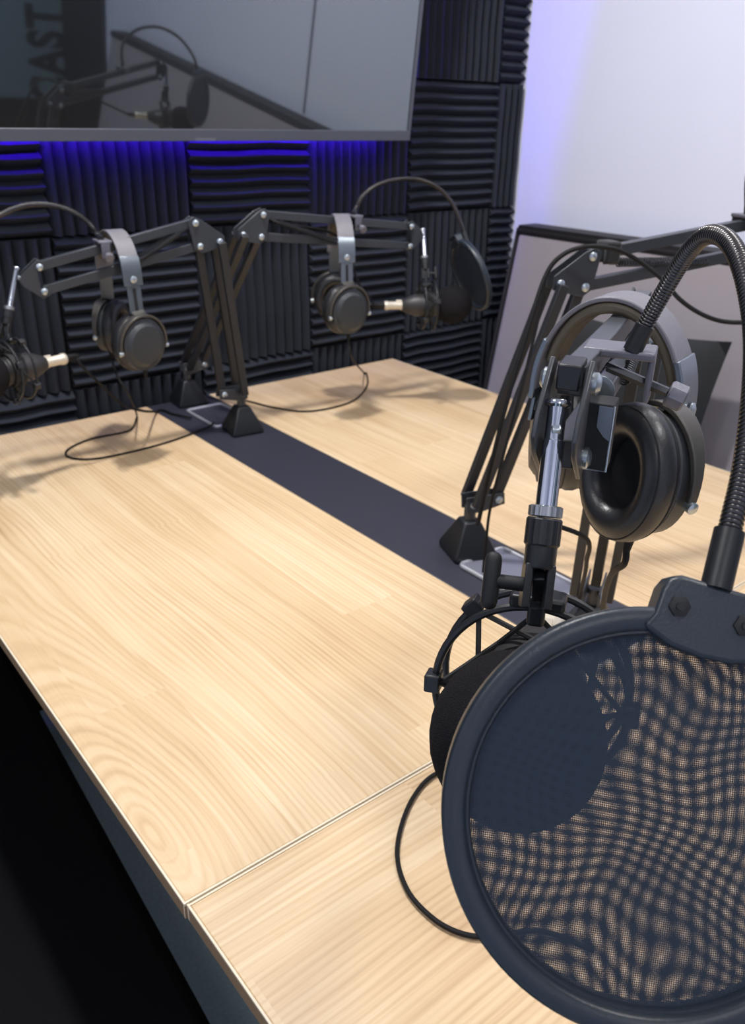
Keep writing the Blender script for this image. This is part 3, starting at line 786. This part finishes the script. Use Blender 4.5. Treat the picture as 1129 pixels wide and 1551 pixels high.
cable([at(724, 795, 1.16), at(760, 640, 1.10), at(800, 500, 1.08), at(826, 420, 1.075), at(850, 388, 1.07), at(885, 374, 1.07), at(925, 376, 1.07), at(960, 390, 1.08), at(1000, 420, 1.08), at(1032, 455, 1.08), at(1068, 478, 1.08), at(1105, 488, 1.08), at(1150, 485, 1.07), at(1195, 470, 1.06), tailC],
      'thick dark cable drooping from the right-hand arm before the bench', .0031)
cable([at(824, 448, 1.085), at(790, 590, 1.10), at(760, 700, 1.11), at(742, 775, 1.14), at(736, 830, 1.17), on(732, 866, ZT+.006)],
      'thin black cable hanging straight down the right-hand arm into the nearer cable tray', .0022)

# =================================================================== ARM D: foreground microphone
ED = at(966, 515, .80); TD = at(852, 688, .435)
uD = (TD-ED); uD.z = 0; uD.normalize()
bD = on(896, 905, .825)-uD*.040; bD.z = ZT
D = boom_arm(bD, ED, TD, uD, 'black scissor arm coming towards the viewer, holding the foreground microphone', pair='near')
sD0, sD1 = at(846, 607, .408), at(827, 772, .408)
stud(D, sD0, sD1)
n, u, z = D.n, D.u, V((0, 0, 1))
# covered bar end beside the bracket
o = at(904, 655, .432)
cap = MB().box(o, n*.0165, u*.016, z*.036).build('end_cap', M['matte'], D.root, bevel=.0008)
fo = o+u*.0084
MB().prism([fo+n*.0005+z*.017, fo+n*.0078+z*.017, fo+n*.0078-z*.001, fo+n*.0045+z*.001, fo+n*.0005+z*.006], u*.0008).build('plate', M['slider'], cap)
MB().tube([fo+n*.0080+z*.0175, fo+n*.0080-z*.0175, fo-n*.004-z*.0175], .0006, seg=6).build('rim', M['bolt'], cap)
MB().box(D.Tt+u*.000+z*.004, n*.0115, u*.020, z*.013).build('end_block', M['plastic'], D.root, bevel=.001)
MB().lathe([(.0085, 0), (.0085, .0015), (.006, .0015), (.006, 0)], at(907, 592, .44), u, 24).build('washer', M['bolt'], D.root)
rc = at(806, 1040, .445)
tail = mic_set(sD1, sD1-sD0, at(816, 908, .424), rc, at(781, 1130, .388)-at(806, 1043, .443),
     ('black spider shock mount with thumb screw below the foreground arm', 'foreground microphone with round black foam windscreen behind the large pop filter'), knob_side=-rt)
cD = at(940, 530, .468)
ring_n = (fw*.985+rt*.06+up*(-.10)).normalized()
pop_filter(D, cD, [at(962, 524, .457), at(985, 479, .450), at(1014, 428, .436), at(1043, 382, .418), at(1073, 356, .398), at(1104, 366, .380), at(1128, 415, .362), at(1143, 500, .348), at(1141, 600, .338), at(1127, 710, .331), at(1109, 790, .326), at(1090, 870, .322)],
           at(985, 1236, .318), ring_n, 'large round black pop filter in the right foreground with ribbed gooseneck', R=.0795, hi=True)
aD = rt*.8+V((-.63, -.776, 0))*.6
hD, jr, jl = headphones(at(946, 449, .60), aD, 'black headphones with grey headband hanging on the foreground arm', slide=.018, swR=1.05, swL=.5, w=.056, cupR=at(968, 716, .592), cupL=at(850, 652, .69), tiltR=.12, cq=.88, ce=1.2)
cable([jr, jr-V((0, 0, .012)), at(928, 868, .66), at(918, 895, .74), at(914, 922, .85), on(914, 948, TZc+.006)], '', .0026, root=hD)
cable([jl, jl-V((0, 0, .02)), at(888, 815, .74), at(889, 850, .80), at(884, 880, .88), on(872, 925, TZc+.006)], '', .0022, root=hD)
cable([tail, at(812, 930, .58), at(830, 960, .66), on(880, 1010, TZc), on(850, 1100, TZc), on(720, 1160, TZc), on(660, 1172, TZc), on(622, 1215, TZc), on(602, 1285, TZc), on(616, 1345, TZc), on(655, 1390, TZc), on(700, 1414, TZc), on(745, 1418, TZc), on(820, 1410, TZc), on(900, 1440, TZc)],
      'black cable of the foreground microphone curling on the table left of the pop filter', .0022)

# ------------------------------------------------------------------ lights
def downlight(x, y, energy, size, label, r=.12, col=(1, .975, .965)):
    t = thing('ceiling_light', (x, y, ZC), label, 'ceiling light', 'round ceiling lights')
    MB().lathe([(r, 0), (r, -.012), (r*.86, -.014), (r*.86, -.002)], (x, y, ZC), (0, 0, 1), 32).build('frame', M['lampframe'], t)
    MB().lathe([(.0001, -.008), (r*.86, -.008), (r*.86, -.003)], (x, y, ZC), (0, 0, 1), 32).build('diffuser', M['lampglow'], t)
    l = bpy.data.lights.new('ceiling_lamp', 'AREA'); l.shape = 'DISK'; l.size = size; l.energy = energy; l.color = col
    o = bpy.data.objects.new('ceiling_lamp', l); COL.objects.link(o); o.location = (0, 0, -.018); o.parent = t
downlight(.62, 1.15, 29, .15, 'round ceiling light above the far half of the table')
downlight(.80, -.25, 11, .26, 'round fill light added above the near end of the table')  # unseen fill lamp, added next to the main one
downlight(-.75, .55, 9, .26, 'round fill light added to the left of the table')  # added fill from the left, no such fitting known
downlight(1.45, .55, 6, .3, 'round fill light added above the grey wall bench')  # lamp added to brighten the white wall and bench
downlight(-.6, -1.1, 8, .26, 'round fill light added near the wall behind the viewer')  # extra fill lamp added behind the viewer

w = bpy.data.worlds.new('World'); bpy.context.scene.world = w; w.use_nodes = True
w.node_tree.nodes['Background'].inputs[0].default_value = (.5, .55, .65, 1); w.node_tree.nodes['Background'].inputs[1].default_value = .1

# ------------------------------------------------------------------ camera
cd = bpy.data.cameras.new('camera'); co = bpy.data.objects.new('camera', cd); COL.objects.link(co)
cd.sensor_fit = 'VERTICAL'; cd.sensor_height = 34.6; cd.sensor_width = 26; cd.lens = FPX/1551*34.6
cd.clip_start = .02
mw = Matrix((( rt.x, up.x, -fw.x, 0), (rt.y, up.y, -fw.y, 0), (rt.z, up.z, -fw.z, CAM.z), (0, 0, 0, 1)))
co.matrix_world = mw
cd.dof.use_dof = True; cd.dof.focus_distance = .47; cd.dof.aperture_fstop = 15.
sc = bpy.context.scene; sc.camera = co
sc.view_settings.view_transform = 'Standard'; sc.view_settings.look = 'None'; sc.view_settings.exposure = -.07
sc.cycles.transparent_max_bounces = 16
